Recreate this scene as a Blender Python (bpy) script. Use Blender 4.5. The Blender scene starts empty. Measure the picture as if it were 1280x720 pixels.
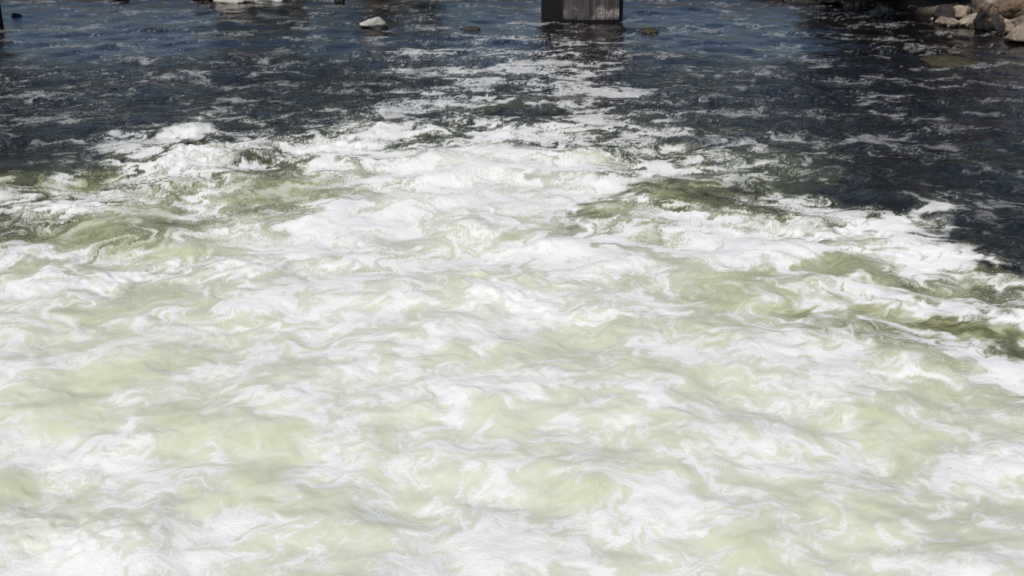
import bpy, bmesh, math, random
import numpy as np
from mathutils import Vector, noise as mnoise

R = math.radians
sc = bpy.context.scene
col = sc.collection

# ------------------------------------------------------------------ camera
CAM_H = 5.0
PITCH = 20.2                      # degrees below the horizon
FPX = 1500.0                      # focal length in pixels of a 1280 wide frame
cam = bpy.data.cameras.new('camera')
cam.sensor_width = 36.0
cam.lens = FPX / 1280.0 * 36.0
cam.clip_start = 0.1
cam.clip_end = 2000.0
cam_o = bpy.data.objects.new('camera', cam)
cam_o.location = (0, 0, CAM_H)
cam_o.rotation_euler = (R(90 - PITCH), 0, 0)
col.objects.link(cam_o)
sc.camera = cam_o

# ------------------------------------------------------------------ sky and sun
SUN_EL, SUN_AZ = 56.0, 197.0      # azimuth clockwise from +Y: behind the camera, a little to the left
w = bpy.data.worlds.new('World')
sc.world = w
w.use_nodes = True
nt = w.node_tree
sky = nt.nodes.new('ShaderNodeTexSky')
sky.sky_type = 'NISHITA'
sky.sun_disc = False
sky.air_density = 1.0
sky.dust_density = 1.2
sky.ozone_density = 3.5
sky.sun_elevation = R(SUN_EL)
sky.sun_rotation = R(SUN_AZ)
nt.links.new(sky.outputs[0], nt.nodes['Background'].inputs[0])
nt.nodes['Background'].inputs[1].default_value = 0.062

sun = bpy.data.lights.new('sun', 'SUN')
sun.energy = 3.05
sun.angle = R(0.53)
sun.color = (1.0, 0.955, 0.885)
sun_o = bpy.data.objects.new('sun', sun)
d = Vector((math.sin(R(SUN_AZ)) * math.cos(R(SUN_EL)), math.cos(R(SUN_AZ)) * math.cos(R(SUN_EL)), math.sin(R(SUN_EL))))
sun_o.rotation_euler = d.to_track_quat('Z', 'Y').to_euler()
sun_o.location = d * 60
col.objects.link(sun_o)

sc.view_settings.view_transform = 'Standard'
sc.view_settings.look = 'None'
sc.view_settings.exposure = 0.0
sc.view_settings.gamma = 1.0
sc.view_settings.use_curve_mapping = False
sc.cycles.max_bounces = 6

# ------------------------------------------------------------------ helpers
CP, SP = math.cos(R(PITCH)), math.sin(R(PITCH))

def ground(u, v, z=0.0):
    """point of the plane at height z that is surveyed at photo coordinate (u, v)"""
    a, b = (u - 640) / FPX, (360 - v) / FPX
    dy, dz = CP + b * SP, -SP + b * CP
    t = (z - CAM_H) / dz
    return Vector((a * t, dy * t, z))

def survey(x, y):
    """inverse of ground() for points of the water plane"""
    depth = y * CP + CAM_H * SP
    up = y * SP - CAM_H * CP
    return 640 + FPX * x / depth, 360 - FPX * up / depth

def metres(px, pt):
    return px / FPX * (pt.y * CP + CAM_H * SP)

def smooth(a, b, x):
    t = np.clip((x - a) / (b - a), 0, 1)
    return t * t * (3 - 2 * t)

def tag(o, label=None, cat=None, group=None, kind=None):
    if label: o['label'] = label
    if cat: o['category'] = cat
    if group: o['group'] = group
    if kind: o['kind'] = kind
    return o

def mesh_obj(name, verts, faces, mat, parent=None, smooth_=False):
    me = bpy.data.meshes.new(name)
    me.from_pydata([tuple(v) for v in verts], [], [tuple(f) for f in faces])
    me.update()
    if smooth_:
        me.polygons.foreach_set('use_smooth', [True] * len(me.polygons))
    me.materials.append(mat)
    o = bpy.data.objects.new(name, me)
    col.objects.link(o)
    o.parent = parent
    return o

def bm_obj(name, bm, mat, parent=None, smooth_=False):
    me = bpy.data.meshes.new(name)
    bm.to_mesh(me)
    bm.free()
    if smooth_:
        me.polygons.foreach_set('use_smooth', [True] * len(me.polygons))
    me.materials.append(mat)
    o = bpy.data.objects.new(name, me)
    col.objects.link(o)
    o.parent = parent
    return o

def empty(name, loc):
    o = bpy.data.objects.new(name, None)
    o.empty_display_size = 0.3
    o.location = loc
    col.objects.link(o)
    return o

class NT:
    """tiny node graph writer"""
    def __init__(self, mat):
        mat.use_nodes = True
        self.t = mat.node_tree
        self.bsdf = self.t.nodes['Principled BSDF']
    def n(self, kind, **kw):
        x = self.t.nodes.new(kind)
        for k, v in kw.items():
            setattr(x, k, v)
        return x
    def put(self, sock, val):
        if hasattr(val, 'is_output') or isinstance(val, bpy.types.NodeSocket):
            self.t.links.new(val, sock)
        elif isinstance(val, tuple) and len(val) == 3 and sock.type == 'RGBA':
            sock.default_value = (*val, 1)
        else:
            sock.default_value = val
    def math(self, op, a, b=0.0, c=None, clamp=False):
        x = self.n('ShaderNodeMath', operation=op, use_clamp=clamp)
        self.put(x.inputs[0], a); self.put(x.inputs[1], b)
        if c is not None: self.put(x.inputs[2], c)
        return x.outputs[0]
    def mix(self, f, a, b):
        x = self.n('ShaderNodeMix', data_type='RGBA')
        self.put(x.inputs[0], f); self.put(x.inputs[6], a); self.put(x.inputs[7], b)
        return x.outputs[2]
    def fmix(self, f, a, b):
        x = self.n('ShaderNodeMix', data_type='FLOAT')
        self.put(x.inputs[0], f); self.put(x.inputs[2], a); self.put(x.inputs[3], b)
        return x.outputs[0]
    def noise(self, vec, scale, detail=4.0, rough=0.55, dist=0.0):
        x = self.n('ShaderNodeTexNoise')
        self.put(x.inputs['Vector'], vec); self.put(x.inputs['Scale'], scale)
        self.put(x.inputs['Detail'], detail); self.put(x.inputs['Roughness'], rough)
        self.put(x.inputs['Distortion'], dist)
        return x.outputs[0]
    def ramp(self, f, stops):
        x = self.n('ShaderNodeValToRGB')
        self.put(x.inputs[0], f)
        e = x.color_ramp.elements
        while len(e) < len(stops): e.new(0.5)
        for el, (p, c) in zip(e, stops):
            el.position = p; el.color = (*c, 1)
        return x.outputs[0]
    def smooth(self, x_, a, b):
        x = self.n('ShaderNodeMapRange', interpolation_type='SMOOTHSTEP')
        self.put(x.inputs[0], x_); self.put(x.inputs[1], a); self.put(x.inputs[2], b)
        return x.outputs[0]
    def attr(self, name):
        return self.n('ShaderNodeAttribute', attribute_name=name)
    def pos(self):
        return self.n('ShaderNodeNewGeometry').outputs['Position']
    def scaled(self, vec, s):
        x = self.n('ShaderNodeVectorMath', operation='MULTIPLY')
        self.put(x.inputs[0], vec); x.inputs[1].default_value = s
        return x.outputs[0]
    def bump(self, h, strength, dist, normal=None):
        x = self.n('ShaderNodeBump')
        self.put(x.inputs['Height'], h); self.put(x.inputs['Strength'], strength); self.put(x.inputs['Distance'], dist)
        if normal is not None: self.put(x.inputs['Normal'], normal)
        return x.outputs[0]

def mat(name):
    return bpy.data.materials.new(name)

# ------------------------------------------------------------------ periodic noise tiles
rng = np.random.default_rng(11)
TN = 1024
_k = np.fft.fftfreq(TN) * TN
KX, KY = np.meshgrid(_k, _k, indexing='ij')
KK = np.sqrt(KX ** 2 + KY ** 2)
KK[0, 0] = 1e9

def spectrum(lo, hi, slope):
    """gaussian random tile, wave numbers lo..hi cycles per tile, amplitude k^-slope"""
    f = np.fft.fft2(rng.standard_normal((TN, TN)))
    amp = KK ** (-slope) * smooth(lo * 0.6, lo * 1.1, KK) * (1 - smooth(hi * 0.8, hi * 1.3, KK))
    f = f * amp
    f[0, 0] = 0
    return f

def to_tile(f):
    t = np.real(np.fft.ifft2(f))
    return (t / t.std()).astype(np.float32)

def tile(lo, hi, slope):
    return to_tile(spectrum(lo, hi, slope))

def samp(t, x, y, L):
    """bilinear periodic lookup, tile spans L metres"""
    fx = x * (TN / L); fy = y * (TN / L)
    ix = np.floor(fx).astype(np.int32); iy = np.floor(fy).astype(np.int32)
    fx = (fx - ix).astype(np.float32); fy = (fy - iy).astype(np.float32)
    ix &= TN - 1; iy &= TN - 1
    ix1 = (ix + 1) & (TN - 1); iy1 = (iy + 1) & (TN - 1)
    f = t.ravel()
    a = f[ix * TN + iy]; b = f[ix1 * TN + iy]; c = f[ix * TN + iy1]; e = f[ix1 * TN + iy1]
    return (a * (1 - fx) + b * fx) * (1 - fy) + (c * (1 - fx) + e * fx) * fy

# ------------------------------------------------------------------ river surface
def build_water():
    # surveyed foam cover: rows of photo v, columns of photo u
    U = [0, 100, 200, 300, 400, 500, 600, 700, 800, 900, 1000, 1100, 1200, 1280]
    C = {
        -20: [.02, .02, .02, .02, .02, .02, .02, .02, .02, .02, .02, .02, .02, .02],
        30:  [.02, .02, .02, .03, .05, .04, .05, .05, .05, .04, .03, .05, .05, .03],
        50:  [.02, .02, .04, .05, .10, .14, .26, .24, .14, .10, .06, .10, .10, .04],
        70:  [.02, .06, .14, .14, .14, .18, .46, .40, .16, .10, .08, .12, .08, .06],
        90:  [.16, .20, .20, .14, .16, .20, .54, .54, .20, .14, .12, .12, .08, .08],
        120: [.20, .20, .18, .16, .14, .24, .60, .60, .20, .16, .14, .14, .10, .08],
        150: [.16, .16, .16, .18, .26, .40, .64, .72, .34, .22, .16, .14, .08, .06],
        180: [.10, .22, .40, .45, .58, .74, .82, .82, .60, .38, .20, .14, .12, .08],
        210: [.14, .34, .60, .55, .50, .82, .92, .86, .55, .40, .20, .16, .14, .06],
        240: [.34, .48, .42, .40, .50, .86, .94, .84, .42, .22, .18, .12, .10, .06],
        270: [.46, .38, .38, .56, .78, .84, .94, .86, .58, .50, .62, .50, .10, .06],
        300: [.34, .36, .40, .60, .78, .80, .84, .80, .74, .80, .84, .82, .12, .10],
        330: [.66, .68, .68, .72, .82, .84, .80, .82, .78, .72, .68, .66, .54, .18],
        360: [.60, .60, .58, .62, .78, .78, .72, .68, .62, .58, .64, .56, .58, .56],
        400: [.56, .54, .52, .60, .72, .70, .74, .62, .58, .56, .58, .40, .40, .54],
        450: [.58, .54, .54, .62, .70, .68, .64, .62, .64, .64, .66, .62, .56, .34],
        500: [.54, .46, .54, .60, .66, .68, .64, .60, .62, .66, .66, .60, .60, .58],
        560: [.50, .54, .56, .44, .64, .62, .66, .62, .56, .58, .58, .46, .56, .60],
        620: [.60, .62, .60, .44, .60, .58, .68, .66, .60, .58, .56, .52, .56, .58],
        680: [.70, .66, .58, .54, .56, .56, .64, .62, .56, .58, .60, .56, .52, .54],
        780: [.60, .60, .58, .56, .56, .56, .60, .60, .58, .58, .60, .58, .56, .56],
    }
    # aeration: 0 clear dark water, 1 pale green milk
    G = {
        -20: [0] * 14,
        100: [0] * 14,
        140: [0, 0, .02, .05, .08, .14, .20, .20, .12, .06, .02, 0, 0, 0],
        180: [.04, .08, .20, .26, .34, .46, .54, .46, .28, .18, .10, .05, .02, 0],
        210: [.14, .26, .44, .50, .56, .68, .76, .66, .48, .36, .18, .08, .04, 0],
        240: [.34, .48, .54, .58, .62, .74, .78, .70, .42, .36, .16, .04, .02, 0],
        270: [.44, .55, .60, .64, .72, .78, .82, .74, .58, .54, .46, .32, .04, 0],
        300: [.52, .60, .64, .70, .74, .80, .82, .80, .66, .66, .68, .64, .04, 0],
        330: [.66, .70, .72, .76, .82, .86, .86, .84, .80, .78, .72, .68, .50, .08],
        360: [.82, .82, .82, .84, .88, .90, .90, .88, .84, .78, .72, .66, .64, .52],
        400: [.88, .86, .86, .88, .92, .94, .94, .92, .88, .82, .74, .52, .44, .54],
        450: [.92, .90, .90, .92, .94, .96, .96, .94, .92, .90, .86, .76, .62, .40],
        520: [.94, .92, .92, .93, .96, .97, .97, .96, .95, .93, .92, .88, .84, .80],
        780: [.97] * 14,
    }
    # single features: u, v, half width, half height, tilt (deg), cover change, aeration change
    FEAT = [
        (650, 139, 54, 10, 0, -.75, -.10), (555, 172, 26, 6, -6, -.7, -.2), (735, 165, 34, 7, 4, -.5, -.1),
        (870, 180, 34, 8, 4, -.4, -.1), (640, 108, 40, 5, 0, -.4, 0),
        (350, 238, 62, 15, -6, -.45, .05), (395, 248, 34, 8, 0, -.3, .0), (140, 284, 74, 14, -12, -.35, .06),
        (70, 262, 60, 8, -14, .4, .1), (220, 312, 46, 9, -4, -.5, .12), (300, 300, 36, 8, 0, -.3, .1),
        (100, 298, 34, 8, 0, -.35, .0), (30, 230, 34, 10, 0, -.35, .12), (120, 222, 40, 9, -8, -.3, .16),
        (244, 205, 46, 11, -3, .75, .3), (232, 170, 34, 6, -2, .7, .25), (300, 188, 60, 7, -8, .5, .15),
        (150, 166, 50, 4, -8, .45, .05), (440, 178, 60, 8, -10, .35, .1), (560, 195, 60, 10, -8, .3, .1),
        (740, 200, 34, 10, 4, -.25, .12), (720, 198, 26, 9, 0, -.35, .15), (760, 262, 34, 11, 8, -.6, .0),
        (850, 240, 52, 14, 4, -.55, .08), (815, 292, 60, 10, 2, -.45, .0), (900, 255, 66, 9, 12, -.3, .05),
        (660, 305, 16, 7, 0, -.5, .0), (600, 345, 44, 16, -4, -.4, .1), (620, 378, 34, 26, 10, .5, .1),
        (905, 262, 26, 6, 10, .1, 0), (1000, 286, 60, 5, 8, .4, .2), (1110, 292, 50, 10, 14, .45, .25),
        (1040, 330, 36, 9, 4, -.55, .0), (960, 345, 60, 12, 12, -.35, .0), (1090, 345, 60, 8, 14, -.45, .0),
        (1180, 360, 70, 7, 18, -.35, .0), (1220, 325, 60, 4, 10, .5, .3), (1250, 338, 36, 5, 6, -.6, -.2),
        (1105, 388, 100, 13, 12, -.55, -.04), (1215, 412, 60, 12, 20, -.55, -.06), (1268, 450, 22, 14, 10, -.55, -.12),
        (1180, 395, 30, 5, 20, .3, .1), (1000, 390, 20, 9, 0, -.6, -.14), (910, 372, 56, 16, 8, -.4, -.04),
        (1110, 362, 90, 5, 12, .5, .15), (1230, 390, 60, 5, 22, .45, .15), (950, 425, 90, 12, 10, -.25, -.02),
        (1000, 455, 110, 8, 10, .3, .05), (905, 320, 70, 6, 8, .3, .05), (990, 340, 120, 4, 10, .35, .1),
        (100, 492, 80, 26, -4, -.35, .0), (45, 530, 50, 22, 0, -.3, .0), (120, 470, 60, 14, 0, -.3, .02),
        (330, 540, 60, 14, -6, -.35, 0), (335, 605, 50, 42, 10, -.5, .0), (160, 520, 24, 36, 20, .35, .05),
        (20, 605, 30, 16, 0, -.4, 0), (60, 690, 70, 26, 6, .45, .05), (90, 640, 70, 16, 0, .3, .05),
        (400, 520, 34, 60, 8, .3, .05), (470, 590, 26, 30, 20, -.3, 0), (560, 690, 26, 34, 0, -.35, 0),
        (620, 455, 44, 11, -14, -.5, .0), (555, 440, 20, 16, 0, -.35, 0), (580, 490, 30, 40, 12, .35, .05),
        (630, 660, 26, 60, 6, .35, .05), (740, 520, 34, 16, 0, -.3, 0), (800, 540, 60, 26, 0, -.3, 0),
        (820, 470, 50, 12, 2, -.35, 0), (1140, 540, 80, 34, 6, -.45, .0), (960, 560, 40, 40, 10, .3, .05),
        (1080, 500, 90, 14, 8, .25, .05), (1230, 560, 40, 40, 0, .25, .05), (1180, 690, 80, 30, 0, -.3, 0),
        (760, 600, 70, 24, 0, -.25, 0), (960, 690, 60, 24, 0, -.25, 0), (500, 400, 26, 14, 0, -.35, 0),
        (390, 360, 60, 9, -6, .3, .03), (150, 348, 110, 7, -4, .35, .05), (300, 330, 70, 8, 4, .25, .02),
        (90, 410, 100, 22, -4, -.2, .0), (250, 430, 120, 22, -4, -.25, .0), (40, 470, 60, 12, 0, .3, 0),
        (690, 240, 90, 14, 0, .2, .1), (560, 250, 90, 16, -4, .2, .1), (600, 210, 120, 16, -4, .2, .1),
    ]
    # lattice: columns are lateral slopes, rows follow the distance
    t_in = np.linspace(-0.50, 0.50, 1180)
    t_out = 0.50 + np.cumsum(np.linspace(0.004, 0.12, 34))
    T = np.concatenate([-t_out[::-1], t_in, t_out])
    dep = np.concatenate([np.linspace(R(62), R(36.2), 40)[:-1], np.linspace(R(36), R(6.0), 700), np.linspace(R(5.9), R(4.2), 24)])
    Yr = CAM_H / np.tan(dep)
    nr, nc = len(Yr), len(T)
    Y = np.repeat(Yr[:, None], nc, 1).ravel()
    X = (Yr[:, None] * T[None, :]).ravel()
    u, v = survey(X, Y)
    uc = np.clip(u, 0, 1280); vc = np.clip(v, -20, 780)

    def lookup(tab):
        vs = np.array(sorted(tab)); M = np.array([tab[k] for k in sorted(tab)], float)
        # bicubic-ish: smoothstep weights inside each cell
        def cell(arr, x):
            i = np.clip(np.searchsorted(arr, x, 'right') - 1, 0, len(arr) - 2)
            f = (x - arr[i]) / (arr[i + 1] - arr[i])
            return i, np.clip(f, 0, 1)
        # wobble so that no cell edge shows as a straight line
        i, f = cell(vs, vc + wob_v); j, g = cell(np.array(U, float), np.clip(uc + wob_u, 0, 1280))
        return (M[i, j] * (1 - f) + M[i + 1, j] * f) * (1 - g) + (M[i, j + 1] * (1 - f) + M[i + 1, j + 1] * f) * g

    big = tile(3, 40, 1.5)
    near = np.clip(CAM_H / Y, 0, 1)                 # apparent size falls with distance
    wob_u = 30 * samp(big, X, Y, 9.0); wob_v = 9 * samp(big, X + 3.3, Y + 7.7, 9.0)
    cov = lookup(C); aer = lookup(G)
    wu = 8 * samp(big, X + 1.7, Y, 4.0); wv = 4 * samp(big, X, Y + 5.1, 4.0)
    for (fu, fv, a, b, tl, dc, da) in FEAT:
        s = (fv + 40) / 400.0
        du = u + wu * min(1.2, .5 + s) - fu; dv = v + wv * min(2, s) - fv
        ct, st = math.cos(R(tl)), math.sin(R(tl))
        p = (du * ct + dv * st) / a; q = (-du * st + dv * ct) / b
        m = np.exp(-(p * p + q * q) ** 1.3)
        cov += dc * m; aer += da * m
    cov = cov + .05 * smooth(16, 12, Y) + .04 * samp(big, X + 8, Y + 2, 16.0) * smooth(16, 12, Y)
    cov = np.clip(cov, 0.0, 1.0); aer = np.clip(aer, 0, 1)

    # swirl the sampling position backwards through an eddying flow
    psi_f = [spectrum(3, 9, 1.0) for _ in range(5)]
    vel = []
    for f, L in zip(psi_f, (8.0, 3.1, 1.35, .62, .29)):
        vx = to_tile(1j * KY * f); vy = to_tile(-1j * KX * f)
        vel.append((vx, vy, L))
    turb = smooth(0.0, 0.5, aer)
    px, py = X.copy(), Y.copy()
    wk = .23 + .77 * smooth(10, 19, Y)
    N = 7
    amp = [0.052, 0.032, 0.0165, .0075, .003]
    for k in range(N):
        ax = 0; ay = 0
        for (vx, vy, L), a in zip(vel, amp):
            a2 = a * (0.45 + 0.55 * turb) * wk
            ax = ax + a2 * samp(vx, px, py, L); ay = ay + a2 * samp(vy, px, py, L)
        px = px - ax; py = py - ay

    def uni(n):
        return 1 / (1 + np.exp(-1.7 * n))

    cloud = tile(3, 300, 1.75)
    cloud2 = tile(4, 400, 1.65)
    # streaks drawn out along the two arms of the chevron, round cells close by
    wl = smooth(-.6, -2.4, X / np.maximum(Y / 15, .5)) * smooth(7.5, 12, Y)
    wr = smooth(.6, 2.4, X / np.maximum(Y / 15, .5)) * smooth(7.5, 12, Y)
    wl *= .9; wr *= .9
    wf = smooth(19, 25, Y)
    wl *= 1 - wf; wr *= 1 - wf
    wi = (1 - np.maximum(wl, wr)) * (1 - wf)
    def aniso(t, ang, st, L):
        c, s = math.cos(R(ang)), math.sin(R(ang))
        return samp(t, (px * c + py * s) / st, (-px * s + py * c), L)
    def mixn(t, L, st):
        n = wl * aniso(t, 38, st, L) + wr * aniso(t, -38, st, L) + wi * samp(t, px / 1.02, py, L) + wf * aniso(t, 3, 1.9, L)
        return n / np.sqrt(wl ** 2 + wr ** 2 + wi ** 2 + wf ** 2)
    n_big = mixn(cloud, 7.0, 2.2)
    n_mid = mixn(cloud2, 2.6, 2.6)
    n_lac = np.abs(mixn(tile(5, 200, 1.9), 5.0, 2.0))       # ridges: lacing lines where it crosses zero
    lace = np.exp(-(n_lac / 0.16) ** 2)
    lace_f = np.exp(-(np.abs(mixn(tile(6, 260, 1.9), 2.2, 2.0)) / 0.2) ** 2)

    def seams(t, L, st):                                    # bright seams between rounded boils
        return (0.66 - np.abs(mixn(t, L, st))) / 0.6
    ca = seams(tile(4, 60, 2.2), 6.5, 1.8); cb = seams(tile(4, 80, 2.1), 2.7, 1.8); cc = seams(tile(4, 120, 2.0), 1.05, 2.0)
    fine = mixn(tile(8, 500, 1.5), 2.2, 3.0)
    wc = smooth(.6, .95, aer)
    wb = .75 * (1 - .35 * wc); wm = .50 * (1 - .5 * wc)
    n = wb * n_big + wm * n_mid + .16 * fine + wc * (.50 * ca + .42 * cb + .26 * cc)
    n = uni(n / np.sqrt(wb ** 2 + wm ** 2 + .025 + wc ** 2 * .49))
    cov0 = cov
    cov = cov * (0.22 + 0.78 * smooth(.12, .45, cov))
    soft = 0.26 + 0.30 * smooth(.15, .9, aer)
    thr = 1.0 - cov
    foam = smooth(-soft, soft, n - thr + 0.04 * (lace - .3))
    foam *= 1 - .34 * smooth(.62, .05, aer)
    # thin laced foam around the dense patches
    veil = lace * smooth(.04, .4, cov0) * 0.60 * uni(n_big + .4) + lace_f * smooth(.06, .5, cov0) * .42 * uni(n_mid + .1)
    foam = np.clip(1 - (1 - foam) * (1 - np.clip(veil, 0, .85)), 0, 1)
    hz = smooth(.45, .95, aer)
    foam = foam * (1 - .37 * hz) + .31 * hz
    # milky foam below the surface, slightly uneven
    milk = np.clip(aer + (0.10 - .07 * hz) * n_big * smooth(.1, .4, aer) + (.05 - .035 * hz) * n_mid * smooth(.1, .4, aer), 0, 1)

    # relief
    wv1 = samp(tile(4, 14, 1.6), X, Y, 14.0)
    wv2 = samp(tile(4, 16, 2.4), X, Y, 5.0)
    wv3 = samp(tile(4, 24, 2.6), X + .25 * (px - X), Y + .25 * (py - Y), 2.0)
    tz = smooth(0, .7, aer)
    calm = smooth(45, 16, Y)
    Z = (0.018 + 0.022 * tz) * wv1 + (0.007 + 0.007 * tz) * wv2 + (0.003 + 0.003 * tz) * wv3 * (0.3 + .7 * calm)
    chop = .08 + .92 * smooth(31.5, 27.0, Y + .8 * samp(big, X, Y, 30.0))
    # standing crests seen in the photo: u, v, half width, half height, tilt, height
    for (fu, fv, a, b, tl, h) in [(244, 196, 60, 12, -3, .26), (232, 166, 46, 7, -2, .18), (330, 186, 90, 9, -8, .14),
                                  (1100, 366, 130, 14, 12, .03), (1225, 394, 70, 13, 22, .03), (1060, 296, 90, 9, 10, .16),
                                  (620, 362, 50, 16, 6, .16), (450, 172, 90, 8, -10, .14), (1110, 392, 120, 16, 12, -.04),
                                  (80, 258, 90, 9, -14, .12), (200, 340, 160, 10, -4, .10), (70, 668, 90, 16, 6, .10),
                                  (420, 480, 60, 40, 6, .07), (590, 470, 60, 30, 6, .07)]:
        du = u + wu - fu; dv = v + wv * min(1.5, fv / 250) - fv
        ct, st = math.cos(R(tl)), math.sin(R(tl))
        p = (du * ct + dv * st) / a; q = (-du * st + dv * ct) / b
        Z += .5 * h * np.exp(-(p * p + q * q))
    Z *= smooth(0.0, 1.0, 1.25 - np.abs(T)[None, :].repeat(nr, 0).ravel() * .2)

    co = np.stack([X, Y, Z], 1).astype(np.float32)
    idx = np.arange(nr * nc).reshape(nr, nc)
    q = np.stack([idx[:-1, :-1], idx[:-1, 1:], idx[1:, 1:], idx[1:, :-1]], -1).reshape(-1, 4)
    me = bpy.data.meshes.new('river_water')
    me.vertices.add(len(co)); me.vertices.foreach_set('co', co.ravel())
    me.loops.add(q.size); me.loops.foreach_set('vertex_index', q.ravel().astype(np.int32))
    me.polygons.add(len(q)); me.polygons.foreach_set('loop_start', np.arange(0, q.size, 4, dtype=np.int32))
    me.polygons.foreach_set('use_smooth', np.ones(len(q), dtype=bool))
    me.update(calc_edges=True)
    for nm, arr in (('foam', foam), ('aeration', milk), ('cover', cov0), ('chop', chop)):
        a = me.attributes.new(nm, 'FLOAT', 'POINT')
        a.data.foreach_set('value', arr.astype(np.float32))
    a = me.attributes.new('drift', 'FLOAT_VECTOR', 'POINT')
    a.data.foreach_set('vector', np.stack([px, py, np.zeros_like(px)], 1).astype(np.float32).ravel())
    build_spray(X, Y, Z, foam, aer, nc)
    o = bpy.data.objects.new('river_water', me)
    col.objects.link(o)
    tag(o, 'dark river water churned to white and pale green foam', kind='structure')
    me.materials.append(water_material())
    return o

def build_spray(X, Y, Z, foam, aer, nc):
    r = np.random.default_rng(4)
    seeds = np.flatnonzero((foam > .62) & (aer > .35) & (Y > 6.5) & (Y < 26))
    # scatter by area: the lattice is denser close by, so weight with the distance
    wgt = (Y[seeds] ** 1.0) * (foam[seeds] - .5) ** 2
    hubs = r.choice(seeds, 700, p=wgt / wgt.sum())
    P = []; S = []
    for h in hubs:
        n = int(r.integers(3, 20)); sp = r.uniform(3, 16)
        k = h + np.round(r.standard_normal(n) * sp * .7).astype(int) * nc + np.round(r.standard_normal(n) * sp).astype(int)
        k = k[(k >= 0) & (k < len(X))]
        rad = (.0018 + .0042 * r.random(len(k)) ** 3) * (Y[k] / 10) ** .5
        P.append(np.stack([X[k], Y[k], Z[k] + rad * .15], 1)); S.append(rad)
    P = np.concatenate(P); S = np.concatenate(S)
    oct_ = np.array([(1, 0, 0), (-1, 0, 0), (0, 1, 0), (0, -1, 0), (0, 0, 1), (0, 0, -1)], float)
    of = np.array([(0, 2, 4), (2, 1, 4), (1, 3, 4), (3, 0, 4), (2, 0, 5), (1, 2, 5), (3, 1, 5), (0, 3, 5)])
    V = (P[:, None, :] + oct_[None] * S[:, None, None]).reshape(-1, 3)
    F = (of[None] + 6 * np.arange(len(P))[:, None, None]).reshape(-1, 3)
    m = mat('spray')
    g = NT(m)
    g.put(g.bsdf.inputs['Base Color'], (.93, .93, .93)); g.put(g.bsdf.inputs['Roughness'], .2)
    o = mesh_obj('spray_droplets', V.tolist(), F.tolist(), m, smooth_=True)
    tag(o, 'fine white spray droplets thrown up over the foam', kind='stuff')

def water_material():
    m = mat('river_water')
    g = NT(m)
    pos = g.pos()
    drift = g.attr('drift').outputs['Vector']
    foam = g.attr('foam').outputs['Fac']
    aer = g.attr('aeration').outputs['Fac']
    cov = g.attr('cover').outputs['Fac']
    # flecks of foam drifting on the darker water
    cl = g.noise(drift, 1.1, 3, .55)
    fl = g.noise(g.scaled(drift, (.75, 1, 1)), 15.0, 5, .62, .5)
    fl2 = g.noise(drift, 38.0, 3, .6)
    gate = g.smooth(g.math('ADD', g.math('MULTIPLY', cov, 1.1), g.math('MULTIPLY', g.math('SUBTRACT', cl, .5), .9)), .02, .42)
    thr = g.math('SUBTRACT', .745, g.math('MULTIPLY', gate, .17))
    fleck = g.smooth(g.math('ADD', g.math('MULTIPLY', fl, .72), g.math('MULTIPLY', fl2, .28)), thr, g.math('ADD', thr, .05))
    fleck = g.math('MULTIPLY', fleck, g.math('MULTIPLY', g.smooth(gate, 0.02, .3), g.smooth(cov, .03, .11)))
    # fine break-up of the foam sheet
    br = g.noise(drift, 14.0, 6, .62, .4)
    sheet = g.math('ADD', foam, g.math('MULTIPLY', g.math('SUBTRACT', br, .5), g.math('MULTIPLY', g.math('MULTIPLY', foam, g.math('SUBTRACT', 1.0, foam)), 1.9)), clamp=True)
    froth = g.noise(pos, 42.0, 4, .65)
    sheet = g.math('ADD', sheet, g.math('MULTIPLY', g.math('SUBTRACT', froth, .5), g.math('MULTIPLY', g.smooth(foam, .2, .8), .55)), clamp=True)
    f = g.math('MAXIMUM', sheet, g.math('MULTIPLY', fleck, .75))
    body = g.ramp(aer, [(0.0, (.0095, .0075, .0085)), (.10, (.022, .021, .018)), (.40, (.19, .20, .098)),
                        (.70, (.42, .435, .215)), (1.0, (.67, .71, .45))])
    white = g.mix(g.smooth(foam, .5, 1.0), (.78, .78, .75), (.90, .90, .89))
    g.put(g.bsdf.inputs['Base Color'], g.mix(f, body, white))
    g.put(g.bsdf.inputs['Roughness'], g.fmix(g.math('MAXIMUM', f, g.math('MULTIPLY', aer, .6)), .07, .62))
    g.put(g.bsdf.inputs['Specular IOR Level'], g.fmix(f, .5, .25))
    g.put(g.bsdf.inputs['IOR'], 1.33)
    g.put(g.bsdf.inputs['Specular Tint'], (1.0, .91, .92))
    # ripples on open water, bubbles on foam
    r1 = g.noise(g.scaled(drift, (.62, 1.0, 1)), 2.4, 6, .62, .3)
    r2 = g.noise(g.scaled(drift, (.6, 1.0, 1)), 10.0, 4, .65, .2)
    b1 = g.noise(pos, 30.0, 5, .65)
    open_ = g.math('SUBTRACT', 1.0, f)
    h = g.math('MULTIPLY', g.math('ADD', g.math('MULTIPLY', r1, .19), g.math('MULTIPLY', r2, .07)), g.attr('chop').outputs['Fac'])
    nb = g.bump(h, 1.0, 1.0)
    nb2 = g.bump(g.math('MULTIPLY', b1, .012), g.math('MULTIPLY', g.smooth(foam, .3, .8), .8), 1.0, None)
    mx = g.n('ShaderNodeMix', data_type='VECTOR')
    g.put(mx.inputs[0], g.smooth(g.math('ADD', f, g.math('MULTIPLY', aer, .7)), .1, .9)); g.put(mx.inputs[4], nb); g.put(mx.inputs[5], nb2)
    g.put(g.bsdf.inputs['Normal'], mx.outputs[1])
    return m

build_water()

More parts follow.
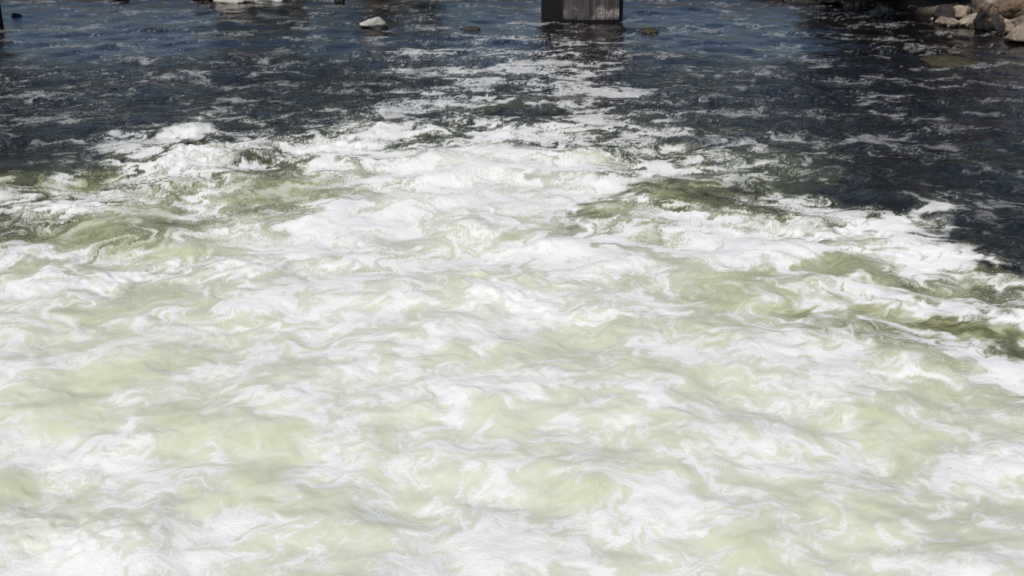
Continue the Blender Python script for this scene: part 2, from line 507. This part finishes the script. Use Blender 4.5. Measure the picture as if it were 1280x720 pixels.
# ------------------------------------------------------------------ river bank and bed
def shore_y(x):
    return np.interp(x, [-200, -40, -16, -11, -7, -2, 3, 8, 9.3, 10.6, 12.6, 12.95, 13.2, 13.9, 17, 24, 60, 200],
                     [60, 46, 44, 43.0, 43.4, 44.6, 44.6, 43.6, 42.4, 41.1, 40.4, 38.2, 36.4, 33.2, 27, 20, 10, 0])

def bank_material():
    m = mat('river_bank')
    g = NT(m)
    p = g.pos()
    a = g.noise(p, 1.3, 6, .6); b = g.noise(p, 18.0, 5, .65)
    c = g.ramp(a, [(.3, (.05, .036, .024)), (.5, (.10, .078, .054)), (.72, (.17, .14, .10))])
    c2 = g.mix(g.smooth(b, .45, .7), c, (.07, .055, .04))
    zz = g.n('ShaderNodeSeparateXYZ'); g.put(zz.inputs[0], p)
    wet = g.smooth(g.math('ADD', zz.outputs[2], g.math('MULTIPLY', a, .12)), .02, .30)
    g.put(g.bsdf.inputs['Base Color'], g.mix(wet, (.022, .016, .010), c2))
    g.put(g.bsdf.inputs['Roughness'], g.fmix(wet, .3, .9))
    g.put(g.bsdf.inputs['Normal'], g.bump(g.math('ADD', a, g.math('MULTIPLY', b, .3)), .7, .12))
    return m

def build_bank():
    xs = np.concatenate([np.linspace(-300, -42, 24)[:-1], np.linspace(-42, 42, 169), np.linspace(42, 300, 24)[1:]])
    ys = np.concatenate([np.linspace(-2, 26, 15)[:-1], np.linspace(26, 56, 101), np.linspace(56, 500, 30)[1:]])
    XX, YY = np.meshgrid(xs, ys, indexing='ij')
    D = (YY - shore_y(XX))
    D = np.where((D > 0) & (XX > 12.2) & (XX < 60), D * .22, D)
    b = tile(3, 60, 1.4)
    nz = samp(b, XX.ravel(), YY.ravel(), 24.0).reshape(XX.shape)
    Zb = np.where(D < 0, np.maximum(D * .35, -1.6), 0.8 * (1 - np.exp(-np.maximum(D, 0) * .5)))
    Zb = Zb - .03 + nz * .06 * smooth(0, 1.5, np.abs(D)) + smooth(10, 200, D) * 3
    n0, n1 = XX.shape
    V = np.stack([XX, YY, Zb], -1).reshape(-1, 3)
    I = np.arange(n0 * n1).reshape(n0, n1)
    F = np.stack([I[:-1, :-1], I[1:, :-1], I[1:, 1:], I[:-1, 1:]], -1).reshape(-1, 4)
    o = mesh_obj('river_bank', V.tolist(), F.tolist(), bank_material(), smooth_=True)
    tag(o, 'brown earth bank and bed beyond the river', kind='structure')

build_bank()

# ------------------------------------------------------------------ boulders
def rock_material(name, light, dark, wet_z, moss=None, rough=.85):
    m = mat(name)
    g = NT(m)
    p = g.pos()
    a = g.noise(p, 2.2, 6, .6); b = g.noise(p, 21.0, 5, .65); c = g.noise(p, 70.0, 3, .6)
    colr = g.mix(g.smooth(g.math('ADD', g.math('MULTIPLY', a, .6), g.math('MULTIPLY', b, .4)), .38, .62), dark, light)
    colr = g.mix(g.math('MULTIPLY', g.smooth(c, .56, .70), .5), colr, tuple(x * .4 for x in dark))
    if moss:
        colr = g.mix(g.smooth(b, .40, .58), colr, moss)
    zz = g.n('ShaderNodeSeparateXYZ'); g.put(zz.inputs[0], p)
    dry = g.smooth(g.math('ADD', zz.outputs[2], g.math('MULTIPLY', g.math('SUBTRACT', a, .5), .16)), wet_z, wet_z + .06)
    wetc = tuple(x * .10 for x in dark)
    g.put(g.bsdf.inputs['Base Color'], g.mix(dry, wetc, colr))
    g.put(g.bsdf.inputs['Roughness'], g.fmix(dry, .25, rough))
    g.put(g.bsdf.inputs['Normal'], g.bump(g.math('ADD', a, g.math('MULTIPLY', b, .35)), 1.0, .10))
    return m

M_PALE = rock_material('pale_stone', (.46, .38, .29), (.22, .17, .12), .05)
M_WHITE = rock_material('white_stone', (.54, .52, .48), (.34, .32, .28), .10)
M_SHORE = rock_material('bleached_stone', (.66, .62, .56), (.46, .42, .36), -.04)
M_PURP = rock_material('dark_stone', (.050, .041, .040), (.024, .019, .018), .06)  # dark tone paints in the right shore's shade, and colours one black rock
M_BROWN = rock_material('brown_stone', (.20, .14, .085), (.10, .07, .045), .08)
M_MOSS = rock_material('mossy_stone', (.06, .042, .018), (.03, .021, .010), -.5, moss=(.048, .040, .013), rough=.4)

def boulder(name, center, size, seed, material, label, group=None, cuts=10, rotz=None, sub=4):
    rnd = random.Random(seed)
    bm = bmesh.new()
    bmesh.ops.create_icosphere(bm, subdivisions=sub, radius=1.0)
    planes = []
    for _ in range(cuts):
        n = Vector((rnd.gauss(0, 1), rnd.gauss(0, 1), rnd.gauss(.25, .8))).normalized()
        planes.append((n, rnd.uniform(.50, .84)))
    off = Vector((seed * 3.17, seed * 1.31, seed * .77))
    for vv in bm.verts:
        p = vv.co.copy()
        p *= 1 + .20 * mnoise.noise(p * 1.1 + off)
        for n, dd in planes:
            e = p.dot(n) - dd
            if e > 0: p -= n * e * .96
        p += p.normalized() * (.11 * mnoise.noise(p * 3.0 + off) + .055 * mnoise.noise(p * 7.0 + off) + .02 * mnoise.noise(p * 15.0 + off))
        vv.co = Vector((p.x * size[0], p.y * size[1], p.z * size[2]))
    o = bm_obj(name, bm, material, smooth_=True)
    o.location = center
    o.rotation_euler = (rnd.uniform(-.1, .1), rnd.uniform(-.1, .1), rnd.uniform(0, 6.28) if rotz is None else rotz)
    tag(o, label, 'rock', group)
    return o

def rock_px(u0, u1, v_top, v_base, seed, material, label, depth=1.0, sink=.35, group=None, cuts=11, base_z=0.0, sub=4):
    """a boulder whose foot is surveyed at v_base and whose outline spans u0..u1"""
    uc = (u0 + u1) / 2
    p = ground(uc, v_base, base_z)
    wd = metres(u1 - u0, p) / 2 * 1.12
    h = metres(v_base - v_top, p) / math.cos(R(8))
    hz = h / (2 - 2 * sink) * 1.12
    c = Vector((p.x, p.y + wd * depth * .8, base_z + h - hz * .92))
    return boulder('boulder', c, (wd, wd * depth, hz), seed, material, label, group, cuts, rotz=random.Random(seed).uniform(-.3, .3), sub=sub)

rock_px(446, 481, 24, 37.5, 4, M_WHITE, 'pale whitish boulder standing alone in the river left of the pier', depth=.8, sink=.42)
BG = 'boulders of the right bank'
rock_px(1193, 1220, 6, 19, 5, M_PALE, 'rounded tan boulder on top of the heap at the right bank', base_z=.25, group=BG)
rock_px(1174, 1203, 21, 34, 8, M_PALE, 'pale boulder at the left tip of the right bank heap', group=BG)
rock_px(1199, 1234, 18, 33, 9, M_PALE, 'pale split boulder at the water in the middle of the heap', group=BG)
rock_px(1214, 1262, -26, 16, 12, M_PALE, 'big tan boulder rising out of view behind the right bank heap', base_z=.35, group=BG)
rock_px(1226, 1268, 6, 36, 14, M_PURP, 'dark stand-in for the shaded cavity between the pale rocks of the right bank', base_z=.15, group=BG)  # dark mass in place of the shaded hollow between the rocks
rock_px(1249, 1284, 20, 42, 15, M_PALE, 'egg shaped grey tan boulder beside the right edge', group=BG, cuts=3)
rock_px(1263, 1294, 35, 54, 17, M_PALE, 'nearest tan boulder at the water on the right edge', group=BG)
rock_px(1256, 1290, -4, 14, 19, M_BROWN, 'brown boulder high on the bank at the top right corner', base_z=.8, group=BG)
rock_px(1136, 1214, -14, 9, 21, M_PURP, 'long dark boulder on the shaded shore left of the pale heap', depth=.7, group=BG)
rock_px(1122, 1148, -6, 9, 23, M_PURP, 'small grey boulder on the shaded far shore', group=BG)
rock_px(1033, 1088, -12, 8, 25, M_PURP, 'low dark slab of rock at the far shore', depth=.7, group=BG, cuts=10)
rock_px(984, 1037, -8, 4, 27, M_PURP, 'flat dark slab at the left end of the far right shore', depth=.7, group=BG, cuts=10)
for k, (a0, a1, b0, b1, bz, mt, lb) in enumerate([
        (1232, 1262, 0, 22, .45, M_BROWN, 'brown angular boulder behind the dark one in the right heap'),
        (1266, 1300, 8, 28, .35, M_PALE, 'tan block above the egg shaped boulder at the right edge'),
        (1172, 1206, 4, 24, .12, M_PURP, 'dark boulder added for the shade at the left of the heap'),  # added to darken the bank where shade lies
        (1240, 1256, 30, 42, .0, M_PALE, 'small tan boulder left of the egg shaped one')]):
    rock_px(a0, a1, b0, b1, 80 + 3 * k, mt, lb, base_z=bz, group=BG)
TG = 'pale stones on the far left shore'
rock_px(240, 270, -8, 2, 31, M_BROWN, 'brown stone at the left of the pale far shore stones', group=TG)
rock_px(266, 316, -8, 3.4, 33, M_SHORE, 'wide white stone at the far left shore', depth=.6, group=TG)
rock_px(308, 352, -7, 3.4, 35, M_SHORE, 'white stone right of the wide one at the far left shore', depth=.6, group=TG)
rock_px(134, 162, -6, 1, 37, M_BROWN, 'small brown stone at the top left far shore', depth=.7, group=TG)
rock_px(418, 432, -4, 3, 39, M_BROWN, 'small dark brown stone at the top above the lone white rock', group=TG)
# rocks awash
rock_px(570, 600, 35, 39, 41, M_MOSS, 'small brown mossy rock awash left of the pier', depth=.8, sink=.6)
rock_px(796, 828, 36, 41, 43, M_MOSS, 'low brown mossy rock awash right of the pier', depth=.7, sink=.6)
rock_px(1160, 1226, 73, 81, 45, M_MOSS, 'wide flat mossy rock awash in front of the right bank', depth=.6, sink=.6, cuts=2)
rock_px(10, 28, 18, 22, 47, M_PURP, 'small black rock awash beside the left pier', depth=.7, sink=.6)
# pebbles along the foot of the heap
ORD = ['leftmost', 'second', 'third', 'fourth', 'fifth', 'sixth', 'seventh', 'eighth', 'ninth', 'tenth', 'eleventh', 'twelfth', 'rightmost']
for k, (pu, pv, pw) in enumerate(sorted([(1167, 27, 8), (1186, 35, 7), (1209, 34, 8), (1222, 35, 7), (1232, 38, 10), (1241, 38, 9), (1249, 41, 11), (1258, 42, 8),
                                         (1244, 44, 8), (1262, 45, 8), (1236, 35, 6), (1200, 33, 6), (1214, 36, 6)])):
    lb = ORD[k] + ' of the small pale stones' + ('' if k in (0, 12) else ' from the left') + ' at the waterline of the right bank'
    rock_px(pu - pw / 2, pu + pw / 2, pv - pw * .55, pv, 60 + k, M_PALE, lb, sink=.4, group='small stones at the waterline', sub=2, cuts=4)

# ------------------------------------------------------------------ bridge piers
def pier_material():
    m = mat('pier_concrete')
    g = NT(m)
    p = g.pos()
    st = g.noise(g.scaled(p, (5, 5, .35)), 1.6, 5, .6)
    a = g.noise(p, 3.0, 6, .6); b = g.noise(p, 26, 4, .6)
    c = g.mix(g.smooth(st, .40, .62), (.034, .027, .029), (.095, .079, .081))
    zz = g.n('ShaderNodeSeparateXYZ'); g.put(zz.inputs[0], p)
    # pale blotches above the waterline
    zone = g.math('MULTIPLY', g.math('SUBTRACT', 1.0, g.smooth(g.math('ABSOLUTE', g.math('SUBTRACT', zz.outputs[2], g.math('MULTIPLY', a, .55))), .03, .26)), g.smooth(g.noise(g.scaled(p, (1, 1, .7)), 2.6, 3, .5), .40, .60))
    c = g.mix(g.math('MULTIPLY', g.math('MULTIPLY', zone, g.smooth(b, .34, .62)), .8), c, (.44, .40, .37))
    wet = g.smooth(g.math('ADD', zz.outputs[2], g.math('MULTIPLY', b, .05)), .08, .13)
    g.put(g.bsdf.inputs['Base Color'], g.mix(wet, (.008, .006, .006), c))
    g.put(g.bsdf.inputs['Roughness'], g.fmix(wet, .25, .8))
    g.put(g.bsdf.inputs['Normal'], g.bump(g.math('ADD', a, g.math('MULTIPLY', b, .3)), .5, .03))
    return m
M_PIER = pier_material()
M_PIERDARK = mat('pier_shade')  # near-black base colour paints the shade on the pier's side faces
_g = NT(M_PIERDARK)
_g.put(_g.bsdf.inputs['Base Color'], _g.ramp(_g.noise(_g.pos(), 4.0, 5, .6), [(.3, (.003, .003, .004)), (.7, (.009, .008, .010))]))
_g.put(_g.bsdf.inputs['Roughness'], .7)

def box(bm, x0, x1, y0, y1, z0, z1, bev=0.0):
    r = bmesh.ops.create_cube(bm, size=1.0)
    for vv in r['verts']:
        vv.co = Vector((x0 + (vv.co.x + .5) * (x1 - x0), y0 + (vv.co.y + .5) * (y1 - y0), z0 + (vv.co.z + .5) * (z1 - z0)))
    if bev:
        es = list({e for vv in r['verts'] for e in vv.link_edges})
        bmesh.ops.bevel(bm, geom=es, offset=bev, segments=1, affect='EDGES')

def pier(loc, width, rot, label):
    """concrete pier: core coloured as if in shade, with a chamfered nose, faced with upright boards on the river side"""
    root = empty('bridge_pier', loc)
    root.rotation_euler = (0, 0, rot)
    tag(root, label, 'pier', 'bridge piers')
    hw = width / 2; L = 2.4; zt = 3.4; zb = -1.6
    bm = bmesh.new()
    prof = [(-hw, .75), (-hw * .52, .12), (hw * .90, .12), (hw, .30), (hw, L), (-hw, L)]
    lo = [bm.verts.new((x, y, zb)) for x, y in prof]; hi = [bm.verts.new((x, y, zt)) for x, y in prof]
    n = len(prof)
    for i in range(n):
        bm.faces.new((lo[i], lo[(i + 1) % n], hi[(i + 1) % n], hi[i]))
    bm.faces.new(lo[::-1]); bm.faces.new(hi)
    bmesh.ops.recalc_face_normals(bm, faces=bm.faces)
    bm_obj('core', bm, M_PIERDARK, root)
    x = -hw * .50; end = hw * .885
    rnd = random.Random(int(width * 100) + int(loc[0]))
    ws = [.30, .24, .26, .22, .28, .25, .21, .3]
    k = 0
    while x < end - .03:
        ww = min(ws[k % 8] * width / 2.5, end - x)
        if end - (x + ww) < .08: ww = end - x
        bm = bmesh.new()
        xm = (x + ww / 2 - .19 * hw) / (.69 * hw)
        yo = -.16 * (1 - xm * xm)
        box(bm, x + .0025, x + ww - .0025, yo + rnd.uniform(-.008, .008), .118, zb, zt - .05, .007)
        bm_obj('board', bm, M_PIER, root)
        x += ww; k += 1
    bm = bmesh.new()
    box(bm, -hw - .15, hw + .15, -.2, L + .15, zt, zt + .45, .03)
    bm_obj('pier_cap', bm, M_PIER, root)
    return root

pp = ground(729, 27.2)
W1 = metres(101, pp)
pier((pp.x, pp.y, 0), W1, 0.0, 'weathered bridge pier with blotched upright boards at the top centre')
p2 = ground(5, 35.5)
W2 = W1
RZ = math.atan2(-p2.x, p2.y)
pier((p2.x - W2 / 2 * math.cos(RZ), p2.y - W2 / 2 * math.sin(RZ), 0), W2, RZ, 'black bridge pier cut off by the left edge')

# ------------------------------------------------------------------ bushes and added shade tree on the far bank
def leaf_material(name, c0, c1):
    m = mat(name)
    g = NT(m)
    oi = g.n('ShaderNodeNewGeometry')
    g.put(g.bsdf.inputs['Base Color'], g.mix(oi.outputs['Random Per Island'], c0, c1))
    g.put(g.bsdf.inputs['Roughness'], .8)
    g.put(g.bsdf.inputs['Specular IOR Level'], .12)
    return m
M_LEAF = leaf_material('leaf_green', (.035, .06, .012), (.10, .115, .03))
M_LEAFD = leaf_material('leaf_dark', (.010, .015, .006), (.032, .038, .014))  # leaf colour darkened to carry the shade of the right shore
M_BARK = mat('bark')
_g = NT(M_BARK)
_g.put(_g.bsdf.inputs['Base Color'], _g.ramp(_g.noise(_g.pos(), 9.0, 5, .6), [(.3, (.03, .022, .016)), (.7, (.10, .08, .06))]))
_g.put(_g.bsdf.inputs['Roughness'], .9)

def limb(bm, a, b, r0, r1, seg=7):
    a = Vector(a); b = Vector(b); d_ = (b - a).normalized()
    s = d_.orthogonal().normalized(); t = d_.cross(s)
    A = [bm.verts.new(a + (s * math.cos(i * 6.283 / seg) + t * math.sin(i * 6.283 / seg)) * r0) for i in range(seg)]
    B = [bm.verts.new(b + (s * math.cos(i * 6.283 / seg) + t * math.sin(i * 6.283 / seg)) * r1) for i in range(seg)]
    for i in range(seg):
        bm.faces.new((A[i], A[(i + 1) % seg], B[(i + 1) % seg], B[i]))

def plant(name, cat, loc, clumps, trunk, nleaf, leaf, material, seed, label, group=None):
    """clumps: (x, y, z, radius); trunk: list of (a, b, r0, r1)"""
    rnd = np.random.default_rng(seed)
    root = empty(name, loc)
    tag(root, label, cat, group)
    bm = bmesh.new()
    for t in trunk: limb(bm, *t)
    bm_obj('trunk' if name.endswith('tree') else 'stem', bm, M_BARK, root, True)
    V = []; F = []
    tot = sum(c[3] ** 2 for c in clumps)
    for (x, y, z, r) in clumps:
        n = int(nleaf * r * r / tot)
        dirs = rnd.standard_normal((n, 3)); dirs /= np.linalg.norm(dirs, axis=1)[:, None]
        rad = r * rnd.random(n) ** .45 * (1 + .2 * np.sin(dirs[:, 0] * 5 + x) * np.cos(dirs[:, 1] * 6 + y))
        P = np.array([x, y, z]) + dirs * rad[:, None] * np.array([1, 1, .8])
        A = rnd.standard_normal((n, 3)); A /= np.linalg.norm(A, axis=1)[:, None]
        B = np.cross(A, rnd.standard_normal((n, 3))); B /= np.linalg.norm(B, axis=1)[:, None]
        s = leaf * (0.6 + .8 * rnd.random(n))[:, None]
        b0 = len(V)
        V.extend(np.stack([P - A * s, P + B * s * .45, P + A * s, P - B * s * .45], 1).reshape(-1, 3).tolist())
        F.extend([(b0 + 4 * i, b0 + 4 * i + 1, b0 + 4 * i + 2, b0 + 4 * i + 3) for i in range(n)])
    mesh_obj('crown' if name.endswith('tree') else 'foliage', V, F, material, root)
    return root

def bush(u, y, w_, h_, seed, label, material=M_LEAF, nl=3600, lf=.085):
    x = (u - 640) / FPX * (y * CP + CAM_H * SP)
    z = max(0.0, 0.8 * (1 - math.exp(-max(0, y - float(shore_y(x))) * .5)) - .05)
    rnd = random.Random(seed)
    cl = [(rnd.uniform(-.5, .5) * w_, rnd.uniform(-.3, .3) * w_, rnd.uniform(.06, .8) * h_, rnd.uniform(.22, .34) * min(w_, h_) + .1) for _ in range(14)]
    tr = [((0, 0, -.1), (c[0], c[1], c[2]), .05, .015) for c in cl]
    plant('bush', 'bush', (x, y, z), cl, tr, nl, lf, material, seed, label, 'bushes on the far bank')

bush(318, 46.2, 3.2, 2.4, 1, 'green bush mirrored in the water above the white far shore stones')
bush(478, 46.4, 4.0, 2.0, 2, 'green bush mirrored in the water above the lone white rock')
bush(1204, 39.0, 1.8, 2.2, 7, 'dark bush added for the shade behind the left tip of the pale heap', M_LEAFD, 6000, .10)  # added so the bank here goes as dark as shade
bush(1168, 40.4, 2.4, 2.8, 4, 'dark bush overhanging the shaded shore beside the pale heap', M_LEAFD, 7000, .11)
bush(1118, 41.6, 2.6, 2.6, 5, 'dark bush mirrored in black water behind the small shaded boulder', M_LEAFD, 7000, .11)
bush(1062, 42.3, 2.2, 1.6, 6, 'low dark bush behind the flat slab of the far right shore', M_LEAFD, 5000, .10)

tx = 14.8; ty = 40.2
cl = [(-2.6, -4.2, 4.6, 1.3), (-1.4, -3.6, 5.4, 1.4), (-.2, -2.6, 5.2, 1.3), (-3.2, -2.6, 5.6, 1.3), (-2.0, -5.0, 3.9, 1.0), (-1.0, -1.6, 6.4, 1.5), (.6, -.6, 6.0, 1.4), (-2.6, -.8, 6.4, 1.3), (-3.6, -4.0, 4.4, 1.0), (.9, -2.0, 4.7, 1.0)]
cl = [(c[0] - 1.7, c[1] - .3, c[2], c[3]) for c in cl]  # out-of-view crown, shifted so its shadow falls on the shore rocks
tr = [((0, 0, -.3), (-.5, -.8, 2.2), .28, .22), ((-.5, -.8, 2.2), (-1.1, -2.0, 4.6), .22, .14)] + [((-1.1, -2.0, 4.4), (c[0], c[1], c[2]), .12, .03) for c in cl]
plant('shade_tree', 'tree', (tx, ty, 1.2), cl, tr, 9000, .11, M_LEAFD, 9, 'unseen dark leaning tree added to shade the right bank')
